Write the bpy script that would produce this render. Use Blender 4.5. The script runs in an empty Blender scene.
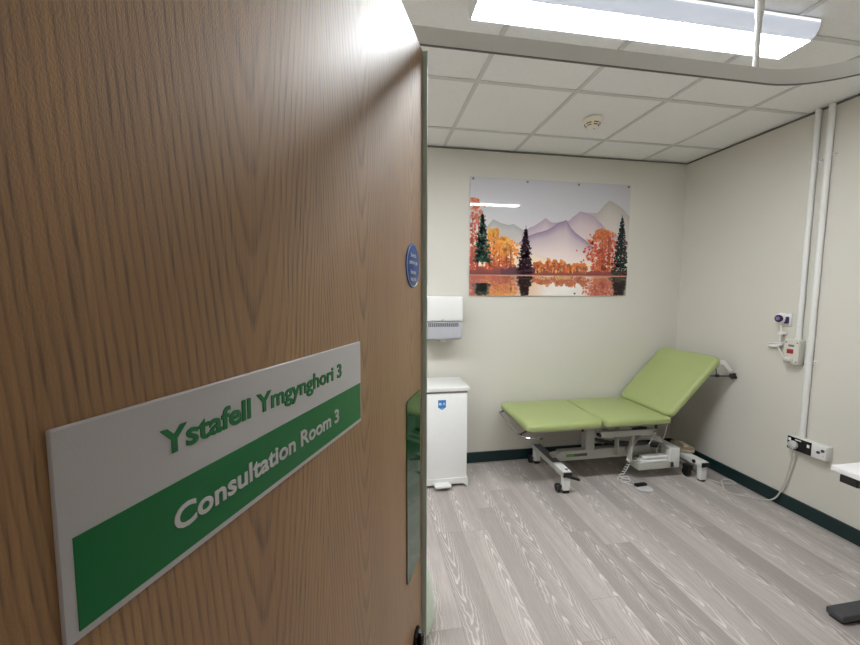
import bpy, bmesh, math, random
from mathutils import Vector, Matrix
C = bpy.context.scene.collection
SC = bpy.context.scene
PI = math.pi
R_ = math.radians

# ------------------------------------------------------------ camera, world, exposure
H = 1.5116; CEIL = 2.6726; D = 3.001; RW = 2.868
yaw, pitch, roll = R_(9.425), R_(-4.901), R_(0.146)
fw = Vector((math.sin(yaw)*math.cos(pitch), math.cos(yaw)*math.cos(pitch), math.sin(pitch)))
r0 = Vector((math.cos(yaw), -math.sin(yaw), 0)); u0 = r0.cross(fw)
rr_ = r0*math.cos(roll)+u0*math.sin(roll); uu_ = -r0*math.sin(roll)+u0*math.cos(roll)
cam = bpy.data.cameras.new('camera'); camo = bpy.data.objects.new('camera', cam); C.objects.link(camo)
m3 = Matrix((rr_, uu_, -fw)).transposed()
camo.matrix_world = Matrix.Translation((0, 0, H)) @ m3.to_4x4()
cam.sensor_width = 36; cam.lens = 15.25; cam.clip_start = 0.02
SC.camera = camo
w = bpy.data.worlds.new('world'); SC.world = w; w.use_nodes = True
w.node_tree.nodes['Background'].inputs[0].default_value = (0.5, 0.5, 0.52, 1)
w.node_tree.nodes['Background'].inputs[1].default_value = 0.1
vs = SC.view_settings
vs.view_transform = 'Standard'; vs.look = 'None'; vs.gamma = 1; vs.use_curve_mapping = False
vs.exposure = 2.85
LAMP = 8.5          # room luminaire diffuser
LAMP_SIDE = .06
HALL = .95         # corridor luminaire

# ------------------------------------------------------------ helpers
def lin(c):
    if isinstance(c, str):
        c = [int(c[i:i+2], 16)/255 for i in (0, 2, 4)]
    return tuple((x/12.92 if x <= .04045 else ((x+.055)/1.055)**2.4) for x in c[:3])+(1.0,)
MATS = {}
def mat(name, col, rough=.5, metal=0, spec=.5, noise=.04, nscale=30, bump=0, bscale=200, coat=0, emit=None, es=0):
    if name in MATS: return MATS[name]
    m = bpy.data.materials.new(name); m.use_nodes = True; nt = m.node_tree; N = nt.nodes; L = nt.links
    b = N['Principled BSDF']; c = lin(col)
    b.inputs['Roughness'].default_value = rough; b.inputs['Metallic'].default_value = metal
    b.inputs['Specular IOR Level'].default_value = spec; b.inputs['Coat Weight'].default_value = coat
    b.inputs['Coat Roughness'].default_value = .05
    tc = N.new('ShaderNodeTexCoord')
    if noise:
        nz = N.new('ShaderNodeTexNoise'); nz.inputs['Scale'].default_value = nscale; nz.inputs['Detail'].default_value = 4
        L.new(tc.outputs['Object'], nz.inputs['Vector'])
        mx = N.new('ShaderNodeMix'); mx.data_type = 'RGBA'
        mx.inputs[6].default_value = tuple(x*(1-noise) for x in c[:3])+(1,)
        mx.inputs[7].default_value = tuple(min(1, x*(1+noise)) for x in c[:3])+(1,)
        L.new(nz.outputs['Fac'], mx.inputs[0]); L.new(mx.outputs[2], b.inputs['Base Color'])
    else: b.inputs['Base Color'].default_value = c
    if bump:
        n2 = N.new('ShaderNodeTexNoise'); n2.inputs['Scale'].default_value = bscale; n2.inputs['Detail'].default_value = 3
        L.new(tc.outputs['Object'], n2.inputs['Vector'])
        bp = N.new('ShaderNodeBump'); bp.inputs['Strength'].default_value = bump; bp.inputs['Distance'].default_value = .002
        L.new(n2.outputs['Fac'], bp.inputs['Height']); L.new(bp.outputs[0], b.inputs['Normal'])
    if emit:
        b.inputs['Emission Color'].default_value = emit; b.inputs['Emission Strength'].default_value = es
    MATS[name] = m; return m

class NB:
    """small node-building helper"""
    def __init__(s, name):
        s.m = bpy.data.materials.new(name); s.m.use_nodes = True; s.N = s.m.node_tree.nodes; s.L = s.m.node_tree.links
        s.b = s.N['Principled BSDF']; MATS[name] = s.m
    def put(s, sock, v):
        if v is None: return
        if hasattr(v, 'is_output'): s.L.new(v, sock)
        else: sock.default_value = v
    def math(s, op, a, b=None, c=None, clamp=False):
        n = s.N.new('ShaderNodeMath'); n.operation = op; n.use_clamp = clamp
        s.put(n.inputs[0], a); s.put(n.inputs[1], b); s.put(n.inputs[2], c); return n.outputs[0]
    def xyz(s, x, y, z):
        n = s.N.new('ShaderNodeCombineXYZ'); s.put(n.inputs[0], x); s.put(n.inputs[1], y); s.put(n.inputs[2], z); return n.outputs[0]
    def sep(s, v):
        n = s.N.new('ShaderNodeSeparateXYZ'); s.L.new(v, n.inputs[0]); return n.outputs
    def noise(s, v, scale, detail=3, rough=.55, dist=0):
        n = s.N.new('ShaderNodeTexNoise'); s.L.new(v, n.inputs['Vector']); n.inputs['Scale'].default_value = scale
        n.inputs['Detail'].default_value = detail; n.inputs['Roughness'].default_value = rough; n.inputs['Distortion'].default_value = dist
        return n.outputs['Fac']
    def white(s, v):
        n = s.N.new('ShaderNodeTexWhiteNoise'); n.noise_dimensions = '3D'; s.L.new(v, n.inputs['Vector']); return n.outputs['Value']
    def ramp(s, f, stops, interp='LINEAR'):
        n = s.N.new('ShaderNodeValToRGB'); s.L.new(f, n.inputs[0]); e = n.color_ramp.elements; n.color_ramp.interpolation = interp
        while len(e) < len(stops): e.new(.5)
        for i, (p, c) in enumerate(stops): e[i].position = p; e[i].color = lin(c) if isinstance(c, str) else (c, c, c, 1)
        return n.outputs[0]
    def mix(s, f, a, b, mode='MIX'):
        n = s.N.new('ShaderNodeMix'); n.data_type = 'RGBA'; n.blend_type = mode
        s.put(n.inputs[0], f); s.put(n.inputs[6], a); s.put(n.inputs[7], b); return n.outputs[2]
    def bump(s, h, strength, dist):
        n = s.N.new('ShaderNodeBump'); n.inputs['Strength'].default_value = strength; n.inputs['Distance'].default_value = dist
        s.L.new(h, n.inputs['Height']); s.L.new(n.outputs[0], s.b.inputs['Normal'])
    def coord(s):
        n = s.N.new('ShaderNodeTexCoord'); return n.outputs['Object']

def BM(): return bmesh.new()
def rr(bm, cx, cy, cz, w_, d_, h_, r=.002, e=.001, M=None, n=4, crown=0, taper=1.0):
    """rounded-rectangle solid, size w_ x d_ x h_, centred in x/y with its base at cz; r corner radius, e edge rounding"""
    r = min(r, w_/2-1e-5, d_/2-1e-5); e = min(e, h_/2-1e-6, r) if r > 0 else 0
    def outline(ins, z, k=1.0):
        ww, dd, q = w_/2-ins, d_/2-ins, max(r-ins, 1e-5); o = []
        for (sx, sy, a0) in ((1, 1, 0), (-1, 1, 90), (-1, -1, 180), (1, -1, 270)):
            for i in range(n+1):
                a = R_(a0+90*i/n)
                o.append(Vector(((sx*(ww-q)+q*math.cos(a))*k, (sy*(dd-q)+q*math.sin(a))*k, z)))
        return o
    rings = []
    ks = max(2, n-1) if e > .0015 else 1
    for i in range(ks+1):
        a = PI/2*i/ks; rings.append(outline(e*(1-math.sin(a)), e*(1-math.cos(a))))
    for i in range(ks+1):
        a = PI/2*i/ks; rings.append(outline(e*(1-math.cos(a)), h_-e+e*math.sin(a), taper))
    vsr = []
    for ring in rings:
        vv = []
        for p in ring:
            q = Vector((p.x+cx, p.y+cy, p.z+cz))
            vv.append(bm.verts.new(M @ q if M else q))
        vsr.append(vv)
    N = len(vsr[0])
    for a, b in zip(vsr, vsr[1:]):
        for i in range(N): bm.faces.new((a[i], a[(i+1) % N], b[(i+1) % N], b[i]))
    bm.faces.new(vsr[0][::-1])
    if crown:
        prev = vsr[-1]
        for k in (.75, .45):
            vv = []
            for p in outline(e, h_+crown*(1-k*k), taper):
                q = Vector((p.x*k+cx, p.y*k+cy, p.z+cz)); vv.append(bm.verts.new(M @ q if M else q))
            for i in range(N): bm.faces.new((prev[i], prev[(i+1) % N], vv[(i+1) % N], vv[i]))
            prev = vv
        bm.faces.new(prev)
    else: bm.faces.new(vsr[-1])
def box(bm, x0, x1, y0, y1, z0, z1, e=.002, M=None):
    rr(bm, (x0+x1)/2, (y0+y1)/2, z0, x1-x0, y1-y0, z1-z0, e, e, M, n=2)
def plain(bm, x0, x1, y0, y1, z0, z1):
    v = [bm.verts.new((x, y, z)) for z in (z0, z1) for y in (y0, y1) for x in (x0, x1)]
    for f in ((0, 2, 3, 1), (4, 5, 7, 6), (0, 1, 5, 4), (2, 6, 7, 3), (0, 4, 6, 2), (1, 3, 7, 5)): bm.faces.new([v[i] for i in f])
def beam(bm, a, b, wx, wy, e=.002, up=Vector((0, 0, 1))):
    a = Vector(a); b = Vector(b); d = b-a; L = d.length; z = d.normalized()
    x = up.cross(z)
    if x.length < 1e-4: x = Vector((1, 0, 0))
    x.normalize(); y = z.cross(x)
    M = Matrix.Translation(a) @ Matrix((x, y, z)).transposed().to_4x4()
    rr(bm, 0, 0, 0, wx, wy, L, e, e, M, n=2)
def smooth_path(pts, k=8):
    P = [Vector(p) for p in pts]; P = [P[0]*2-P[1]]+P+[P[-1]*2-P[-2]]; o = []
    for i in range(1, len(P)-2):
        for j in range(k):
            t = j/k; a, b, c, d = P[i-1:i+3]
            o.append(.5*((2*b)+(c-a)*t+(2*a-5*b+4*c-d)*t*t+(-a+3*b-3*c+d)*t**3))
    o.append(P[-2]); return o
def tube(bm, pts, r, seg=10, smooth=True, k=8):
    P = smooth_path(pts, k) if smooth else [Vector(p) for p in pts]
    rings = []; ref = Vector((0, 0, 1))
    t0 = (P[1]-P[0]).normalized()
    if abs(t0.dot(ref)) > .9: ref = Vector((1, 0, 0))
    nrm = (ref-t0*ref.dot(t0)).normalized()
    for i, p in enumerate(P):
        t = (P[min(i+1, len(P)-1)]-P[max(i-1, 0)])
        t = t.normalized() if t.length > 1e-9 else t0
        nrm = (nrm-t*nrm.dot(t)).normalized(); bn = t.cross(nrm)
        rings.append([bm.verts.new(p+nrm*math.cos(2*PI*j/seg)*r+bn*math.sin(2*PI*j/seg)*r) for j in range(seg)])
    for a, b in zip(rings, rings[1:]):
        for j in range(seg): bm.faces.new((a[j], a[(j+1) % seg], b[(j+1) % seg], b[j]))
    bm.faces.new(rings[0][::-1]); bm.faces.new(rings[-1])
def lathe(bm, prof, M=None, seg=28):
    """prof: (radius, height) from bottom to top, closed at both ends"""
    rings = []
    for r, z in prof:
        ring = []
        for j in range(seg):
            q = Vector((max(r, 1e-5)*math.cos(2*PI*j/seg), max(r, 1e-5)*math.sin(2*PI*j/seg), z))
            ring.append(bm.verts.new(M @ q if M else q))
        rings.append(ring)
    for a, b in zip(rings, rings[1:]):
        for j in range(seg): bm.faces.new((a[j], a[(j+1) % seg], b[(j+1) % seg], b[j]))
    bm.faces.new(rings[0][::-1]); bm.faces.new(rings[-1])
def prism(bm, poly, axis, a, b):
    """extrude 2D poly; axis 'y': poly is (x,z); 'x': poly is (y,z); 'z': poly is (x,y)"""
    def P(p, t): return {'y': (p[0], t, p[1]), 'x': (t, p[0], p[1]), 'z': (p[0], p[1], t)}[axis]
    A = [bm.verts.new(P(p, a)) for p in poly]; B = [bm.verts.new(P(p, b)) for p in poly]; n = len(poly)
    for i in range(n): bm.faces.new((A[i], A[(i+1) % n], B[(i+1) % n], B[i]))
    bm.faces.new(A[::-1]); bm.faces.new(B)
OFF = [None]      # base of the thing whose parts are being modelled in world space
def obj(name, bm, m, parent=None, label=None, smooth=True, ang=35):
    bmesh.ops.recalc_face_normals(bm, faces=bm.faces)
    if OFF[0]: bm.transform(Matrix.Translation(-OFF[0]))
    me = bpy.data.meshes.new(name); bm.to_mesh(me); bm.free()
    me.materials.append(m)
    if smooth:
        me.polygons.foreach_set('use_smooth', [True]*len(me.polygons)); me.set_sharp_from_angle(angle=R_(ang))
    o = bpy.data.objects.new(name, me); C.objects.link(o)
    if parent: o.parent = parent
    if label: o['label'] = label
    return o
def thing(name, label, cat, loc=(0, 0, 0), rz=0, group=None, kind=None):
    o = bpy.data.objects.new(name, None); C.objects.link(o); o.location = loc; o.rotation_euler = (0, 0, rz)
    o.empty_display_size = .05
    if label: o['label'] = label
    if cat: o['category'] = cat
    if group: o['group'] = group
    if kind: o['kind'] = kind
    return o
def tag(o, label, cat, group=None):
    o['label'] = label; o['category'] = cat
    if group: o['group'] = group
    return o
def struct(name, bm, m, smooth=False):
    o = obj(name, bm, m, smooth=smooth); o['kind'] = 'structure'; return o
def text(name, body, size, width, x, y, z, m, parent, thick=.0004, bold=0, label=None, align='LEFT'):
    """text in the local x/z plane, facing local -y, stretched to the given width"""
    cu = bpy.data.curves.new(name, 'FONT'); cu.body = body; cu.size = size; cu.extrude = thick; cu.offset = bold; cu.resolution_u = 4
    tmp = bpy.data.objects.new(name, cu); C.objects.link(tmp)
    bpy.context.view_layer.update()
    me = bpy.data.meshes.new_from_object(tmp.evaluated_get(bpy.context.evaluated_depsgraph_get()))
    bpy.data.objects.remove(tmp); bpy.data.curves.remove(cu)
    xs = [v.co.x for v in me.vertices]; k = width/(max(xs)-min(xs)); x0 = min(xs)
    for v in me.vertices:
        c = v.co; v.co = ((c.x-x0)*k+x, y-c.z, c.y+z)
    me.materials.clear(); me.materials.append(m)
    o = bpy.data.objects.new(name, me); C.objects.link(o); o.parent = parent
    if label: o['label'] = label
    return o

# ------------------------------------------------------------ surface materials
def wood_door():
    n = NB('oak_veneer'); co = n.coord(); X, Y, Z = n.sep(co)
    wob = n.noise(n.xyz(n.math('MULTIPLY', X, 3.0), 0.0, n.math('MULTIPLY', Z, .5)), 1.6, 2)
    wob2 = n.noise(n.xyz(n.math('MULTIPLY', X, 16.0), 3.0, n.math('MULTIPLY', Z, 1.6)), 1.5, 3)
    wob3 = n.noise(n.xyz(n.math('MULTIPLY', X, 60.0), 3.0, n.math('MULTIPLY', Z, 9.0)), 1.5, 3)
    dx = n.math('ADD', n.math('MULTIPLY', n.math('SUBTRACT', wob, .5), .035), n.math('MULTIPLY', n.math('SUBTRACT', wob2, .5), .012))
    dx = n.math('ADD', dx, n.math('MULTIPLY', n.math('SUBTRACT', wob3, .5), .0035))
    s = n.math('ADD', X, dx)
    d1 = n.math('ABSOLUTE', n.math('ADD', s, .552)); d2 = n.math('MULTIPLY', n.math('ABSOLUTE', n.math('ADD', s, .335)), 1.0)
    d3 = n.math('ABSOLUTE', n.math('ADD', s, .10))
    d = n.math('MINIMUM', n.math('MINIMUM', d1, d2), d3)
    hyp = n.math('SQRT', n.math('ADD', n.math('MULTIPLY', d, d), .00025))
    v = n.math('SUBTRACT', n.math('MULTIPLY', hyp, 84.0), n.math('MULTIPLY', Z, 15.0))
    v = n.math('ADD', v, n.math('MULTIPLY', n.math('MULTIPLY', d, d), 420.0))
    v = n.math('ADD', v, n.math('MULTIPLY', wob2, 1.6))
    ring = n.math('FRACT', v)
    late = n.ramp(ring, [(0, .0), (.45, .05), (.8, 1.0), (1.0, .0)])
    vary = n.noise(n.xyz(n.math('MULTIPLY', X, 22.0), 8.0, n.math('MULTIPLY', Z, 1.5)), 1.0, 2)
    late = n.math('MULTIPLY', late, n.ramp(vary, [(.3, .45), (.65, 1.0)]))
    fibre = n.noise(n.xyz(n.math('MULTIPLY', s, 260.0), 0.0, n.math('MULTIPLY', Z, 6.0)), 1.0, 3, .6)
    pore = n.noise(n.xyz(n.math('MULTIPLY', s, 430.0), 5.0, n.math('MULTIPLY', Z, 9.0)), 1.0, 2, .5)
    pm = n.ramp(pore, [(.48, 0.0), (.62, 1.0)])
    patch = n.noise(n.xyz(n.math('MULTIPLY', X, 5.0), 1.0, n.math('MULTIPLY', Z, .8)), 1.4, 2)
    base = n.ramp(patch, [(.3, '986f43'), (.7, 'aa8253')])
    c1 = n.mix(n.math('MULTIPLY', n.ramp(fibre, [(.35, 0.0), (.7, 1.0)]), .45), base, lin('7b5c3e'))
    c2 = n.mix(n.math('MULTIPLY', late, n.math('MULTIPLY_ADD', fibre, .7, .32)), c1, lin('69482b'))
    c3 = n.mix(n.math('MULTIPLY', pm, n.math('MULTIPLY_ADD', late, .6, .10)), c2, lin('4f3722'))
    n.L.new(c3, n.b.inputs['Base Color'])
    n.b.inputs['Roughness'].default_value = .62; n.b.inputs['Specular IOR Level'].default_value = .5; n.b.inputs['Coat Weight'].default_value = .8; n.b.inputs['Coat Roughness'].default_value = .52
    lump = n.noise(n.xyz(n.math('MULTIPLY', X, 850.0), 0.0, n.math('MULTIPLY', Z, 420.0)), 1.0, 2)
    h = n.math('SUBTRACT', n.math('ADD', n.math('MULTIPLY', lump, 1.2), n.math('MULTIPLY', fibre, .5)), n.math('MULTIPLY', pm, n.math('MULTIPLY_ADD', late, .3, .08)))
    n.bump(h, .55, .0005)
    return n.m
def vinyl_floor():
    n = NB('limed_oak_vinyl'); co = n.coord(); X, Y, Z = n.sep(co)
    W = .1635; Lp = 1.22
    px_ = n.math('DIVIDE', n.math('SUBTRACT', X, .0713), W); ix = n.math('FLOOR', px_); fx = n.math('SUBTRACT', px_, ix)
    off = n.white(n.xyz(ix, 3.3, 7.1))
    py = n.math('ADD', n.math('DIVIDE', Y, Lp), off); iy = n.math('FLOOR', py); fy = n.math('SUBTRACT', py, iy)
    rid = n.white(n.xyz(ix, iy, 1.0)); rid2 = n.white(n.xyz(ix, iy, 9.0)); rid3 = n.white(n.xyz(ix, iy, 17.0))
    lx = n.math('MULTIPLY', n.math('SUBTRACT', fx, n.math('MULTIPLY_ADD', rid2, .9, .05)), W)
    seed = n.math('MULTIPLY', rid, 40.0)
    wv = n.noise(n.xyz(n.math('ADD', n.math('MULTIPLY', X, 14.0), seed), n.math('MULTIPLY', Y, 4.2), seed), 1.0, 3)
    wv2 = n.noise(n.xyz(n.math('ADD', n.math('MULTIPLY', X, 40.0), seed), n.math('MULTIPLY', Y, 26.0), seed), 1.0, 2)
    lx2 = n.math('ADD', lx, n.math('ADD', n.math('MULTIPLY', n.math('SUBTRACT', wv, .5), .060), n.math('MULTIPLY', n.math('SUBTRACT', wv2, .5), .016)))
    hyp = n.math('SQRT', n.math('ADD', n.math('MULTIPLY', lx2, lx2), .00012))
    sgn = n.math('SUBTRACT', n.math('MULTIPLY', n.math('GREATER_THAN', rid3, .5), 2.0), 1.0)
    v = n.math('ADD', n.math('MULTIPLY', hyp, 78.0), n.math('MULTIPLY', n.math('MULTIPLY', Y, sgn), 8.5))
    v = n.math('ADD', v, seed)
    ring = n.math('FRACT', v)
    light = n.ramp(ring, [(0, .1), (.5, .0), (.8, .75), (.9, 1.0), (1, .1)])
    cen = n.ramp(n.math('DIVIDE', hyp, .085), [(.15, 1.0), (.7, .12)])
    fib = n.noise(n.xyz(n.math('MULTIPLY', X, 330.0), n.math('MULTIPLY', Y, 9.0), seed), 1.0, 3, .6)
    broad = n.noise(n.xyz(n.math('ADD', n.math('MULTIPLY', X, 30.0), seed), n.math('MULTIPLY', Y, 1.6), seed), 1.0, 3)
    base = n.ramp(rid, [(0, 'a09793'), (.35, 'b4aba6'), (.65, 'c3bab5'), (1, 'd2c9c4')])
    c = n.mix(n.ramp(broad, [(.3, 0.0), (.75, .75)]), base, lin('a39993'))
    c = n.mix(n.math('MULTIPLY', n.ramp(fib, [(.4, 0.0), (.75, 1.0)]), .55), c, lin('8d837d'))
    c = n.mix(n.math('MULTIPLY', n.math('MULTIPLY', light, cen), n.math('MULTIPLY_ADD', broad, .8, .22)), c, lin('ebe6e2'))
    # joints
    ex = n.math('MULTIPLY', n.math('MINIMUM', fx, n.math('SUBTRACT', 1.0, fx)), W)
    ey = n.math('MULTIPLY', n.math('MINIMUM', fy, n.math('SUBTRACT', 1.0, fy)), Lp)
    j = n.math('LESS_THAN', n.math('MINIMUM', ex, ey), .0011)
    c = n.mix(n.math('MULTIPLY', j, .45), c, lin('756a63'))
    n.L.new(c, n.b.inputs['Base Color'])
    n.b.inputs['Roughness'].default_value = .48; n.b.inputs['Specular IOR Level'].default_value = .4
    n.bump(n.math('SUBTRACT', fib, n.math('MULTIPLY', j, .8)), .15, .0005)
    return n.m
def tile_mat():
    n = NB('mineral_tile'); co = n.coord()
    a = n.noise(co, 260, 3, .6); b = n.noise(co, 60, 3)
    c = n.mix(n.ramp(a, [(.35, 0.0), (.65, 1.0)]), lin('e9e9e8'), lin('f5f5f4'))
    c = n.mix(n.math('MULTIPLY', b, .12), c, lin('dcdcda'))
    n.L.new(c, n.b.inputs['Base Color']); n.b.inputs['Roughness'].default_value = .95; n.b.inputs['Specular IOR Level'].default_value = .1
    n.bump(a, .35, .0012); return n.m
def wall_mat(name, a, b):
    n = NB(name); co = n.coord()
    f = n.noise(co, 1.3, 3); g = n.noise(co, 320, 3)
    n.L.new(n.mix(f, lin(a), lin(b)), n.b.inputs['Base Color'])
    n.b.inputs['Roughness'].default_value = .62; n.b.inputs['Specular IOR Level'].default_value = .35
    n.bump(g, .12, .0008); return n.m
OAK = wood_door(); VINYL = vinyl_floor(); TILE = tile_mat()
PAINT = wall_mat('cream_wall_paint', 'd3cfc5', 'd7d3c9')
WHITE = mat('white_plastic', 'e6e5e2', .35, noise=.02)
WHITEM = mat('white_metal', 'dfdfdc', .3, noise=.02)
GREYM = mat('pale_grey_metal', 'b6b6af', .4, noise=.04)
TBAR = mat('grid_bar_white', 'd2d1cf', .5, noise=.02)
TRACK = mat('track_enamel', 'dcdbd9', .4, noise=.02)
DKGREEN = mat('dark_green_vinyl', '08292a', .32, noise=.08)
BLACK = mat('black_plastic', '161616', .4, noise=.1)
BLACKG = mat('black_gloss', '0c0c0e', .2, noise=.05)
DKGREY = mat('dark_grey_metal', '4d4d50', .38, metal=.3, noise=.05, bump=.1)
CHROME = mat('chrome', 'b8b8b8', .12, metal=1, noise=0)
DCHROME = mat('dark_chrome', '3a3836', .15, metal=1, noise=0)

# ------------------------------------------------------------ the room
XL = -1.55
bm = BM(); plain(bm, XL-.12, RW+.12, -2.12, D+.12, -.06, 0); struct('floor', bm, VINYL)
bm = BM(); plain(bm, XL-.12, RW+.12, -.13, D+.12, CEIL+.006, CEIL+.1); struct('ceiling', bm, TILE)
bm = BM(); plain(bm, XL-.12, RW+.12, D, D+.12, 0, CEIL+.02); struct('wall_back', bm, PAINT)
bm = BM(); plain(bm, RW, RW+.12, -2.0, D, 0, CEIL+.02); struct('wall_right', bm, PAINT)
bm = BM(); plain(bm, XL-.12, XL, -2.0, D, 0, CEIL+.02); struct('wall_left', bm, PAINT)
bm = BM()
plain(bm, XL, -.28, -.13, 0, 0, CEIL+.02); plain(bm, .73, RW, -.13, 0, 0, CEIL+.02); plain(bm, -.28, .73, -.13, 0, 2.07, CEIL+.02)
struct('wall_front', bm, PAINT)
bm = BM(); plain(bm, XL-.12, RW+.12, -2.12, -2.0, 0, 2.52); struct('wall_corridor', bm, PAINT)
bm = BM(); plain(bm, XL-.12, RW+.12, -2.0, -.13, 2.45, 2.52); o = struct('ceiling', bm, TILE); o.name = 'ceiling_corridor'
bm = BM()
for x0, x1, z0, z1 in ((-.28, -.25, 0, 2.07), (.70, .73, 0, 2.07), (-.25, .70, 2.042, 2.07)): plain(bm, x0, x1, -.14, -.002, z0, z1)
struct('trim_door_lining', bm, mat('door_lining_grey', '8f948d', .4))
# suspended ceiling grid
bm = BM(); g = .012
xs = [.608+.6*k for k in range(-3, 4)]; ys = [D-.338-.6*k for k in range(5)]
for x in xs: plain(bm, x-g, x+g, 0, D, CEIL, CEIL+.0055)
for y in ys:
    X = [XL]+[x for x in xs]+[RW]
    for a, b in zip(X, X[1:]): plain(bm, a+(g if a != XL else 0), b-(g if b != RW else 0), y-g, y+g, CEIL+.0003, CEIL+.0055)
struct('trim_ceiling_grid', bm, TBAR)
SHADOWTRIM = mat('perimeter_shadow_trim', '6f6e6a', .6)  # perimeter angle; its dark grey carries the shadow line between wall and ceiling
for nm, (x0, x1, y0, y1) in {'back': (XL, RW, D-.018, D), 'right': (RW-.018, RW, 0, D-.018), 'left': (XL, XL+.018, 0, D-.018), 'front': (XL+.018, RW-.018, 0, .018)}.items():
    bm = BM(); plain(bm, x0, x1, y0, y1, CEIL-.006, CEIL); struct('trim_ceiling_'+nm, bm, SHADOWTRIM)
# skirting, with a slim pale sealant line along the floor
def skirt(nm, x0, x1, y0, y1):
    bm = BM(); plain(bm, x0, x1, y0, y1, .004, .098); o = struct('baseboard_'+nm, bm, DKGREEN)
skirt('back', XL, RW-.014, D-.014, D); skirt('right', RW-.014, RW, 0.001, D); skirt('left', XL, XL+.014, .001, D-.014)
skirt('front_1', XL+.014, -.32, 0, .014); skirt('front_2', .75, RW-.014, 0, .014)
bm = BM()
plain(bm, XL, RW-.02, D-.022, D-.014, 0, .006); plain(bm, RW-.022, RW-.014, 0, D-.014, 0, .006)
struct('trim_floor_sealant', bm, mat('pale_sealant', 'a9a29a', .6))

# ------------------------------------------------------------ the open door
TH = R_(90-23.7); E0 = (.125, .84, 0)
door = thing('door_1', None, None, E0, TH, kind='structure')
bm = BM(); box(bm, -.915, -.013, 0, .044, .006, 2.030, .0012); obj('door_leaf', bm, OAK, door)
bm = BM(); box(bm, -.0126, -.009, -.0105, .044, .006, 2.030, .0008)
obj('door_edge_strip', bm, mat('edge_strip_grey_green', 'b2c0b6', .35), door, 'grey-green strip along the door edge')
bm = BM(); rr(bm, 0, 0, 0, .100, .400, .0022, .010, .0006, Matrix.Translation((-.0865, 0, 1.090)) @ Matrix.Rotation(PI/2, 4, 'X'), n=5)
obj('push_plate', bm, mat('push_plate_green', '0c4a2a', .06, spec=.5, noise=.03), door, 'glossy dark green push plate')
# oval escutcheon and thumb turn
Mx = Matrix.Translation((-.070, 0, .698)) @ Matrix.Rotation(PI/2, 4, 'X')
bm = BM(); lathe(bm, [(.024, 0), (.025, .003), (.022, .008), (.012, .010), (0, .010)], Mx @ Matrix.Diagonal((1, 1.5, 1, 1)))
ln = obj('door_lock', bm, DCHROME, door, 'dark polished lock with turn knob')
bm = BM(); rr(bm, 0, 0, .008, .016, .044, .012, .008, .005, Mx, n=5); obj('turn_knob', bm, DCHROME, ln)

sign = thing('door_sign', 'white and green bilingual Consultation Room 3 sign on the open oak door', 'sign', E0, TH)
tilt = R_(.45); pv = Vector((-.526, 0, 1.385)); Rz = Matrix.Rotation(TH, 3, 'Z'); Rt = Rz @ Matrix.Rotation(tilt, 3, 'Y')
sign.rotation_euler = (0, tilt, TH); sign.location = Vector(E0)+Rz @ (pv+Vector((-.001, 0, .0012)))-Rt @ pv
SW = mat('sign_white', 'bab7b7', .5, noise=.02, bump=.05, bscale=600); SG = mat('sign_green', '046a34', .45, noise=.02, bump=.05, bscale=600)
bm = BM(); box(bm, -.699, -.3525, -.004, -.0002, 1.3275, 1.4415, .0008); obj('sign_panel', bm, SW, sign)
bm = BM(); box(bm, -.6935, -.3550, -.0046, -.0039, 1.3325, 1.3835, .0002); obj('green_band', bm, SG, sign)
text('lettering', 'Ystafell Ymgynghori 3', .0235, .2365, -.6455, -.0043, 1.4045, SG, sign, bold=.0006)
text('lettering', 'Consultation Room 3', .0225, .221, -.6395, -.0049, 1.3505, SW, sign, bold=.0005)
fire = thing('fire_door_sign', 'small round blue fire door sign near the oak door edge', 'sign', E0, TH)
Mf = Matrix.Translation((-.092, -.0002, 1.564)) @ Matrix.Rotation(PI/2, 4, 'X')
bm = BM(); lathe(bm, [(.0455, 0), (.0455, .0015), (.044, .0022), (0, .0022)], Mf, 40); obj('disc', bm, mat('safety_blue', '17509a', .3, noise=.03), fire)
bm = BM()
P = [(.0425*math.cos(2*PI*i/40), .0425*math.sin(2*PI*i/40), .0024) for i in range(41)]
tube(bm, [Mf @ Vector(p) for p in P], .0006, 4, False); obj('white_ring', bm, WHITE, fire)
for i, (s_, ww) in enumerate((('Drws tân', .036), ('cadwch ar gau', .056), ('Fire door', .036), ('keep shut', .036))):
    text('lettering', s_, .0125, ww, -.092-ww/2, -.0028, 1.564+(.017, .003, -.017, -.031)[i], WHITE, fire, .0002)

# ------------------------------------------------------------ luminaire
def sect(w1, w2, z1, z2, n=6):
    P = []
    for i in range(n+1):
        a = PI/2*i/n; P.append((w2+(w1-w2)*math.cos(a), z1+(z2-z1)*math.sin(a)))
    return P
def emis(name, base, col, s):
    n = NB(name); X, Y, Z = n.sep(n.coord())
    rb = n.math('SINE', n.math('MULTIPLY', X, 1400.0))
    n.b.inputs['Base Color'].default_value = lin(base); n.b.inputs['Roughness'].default_value = .35
    n.b.inputs['Emission Color'].default_value = col
    n.L.new(n.math('MULTIPLY_ADD', rb, s*.05, s), n.b.inputs['Emission Strength']); return n.m
STRIP = emis('strip_lit', 'eeeeee', (.95, .97, 1, 1), LAMP_SIDE*2)
LIT = emis('prismatic_lit', 'ffffff', (.92, .965, 1.0, 1), LAMP); SIDE = emis('prismatic_side', 'c8ccd8', (.80, .87, 1, 1), LAMP_SIDE)
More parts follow.
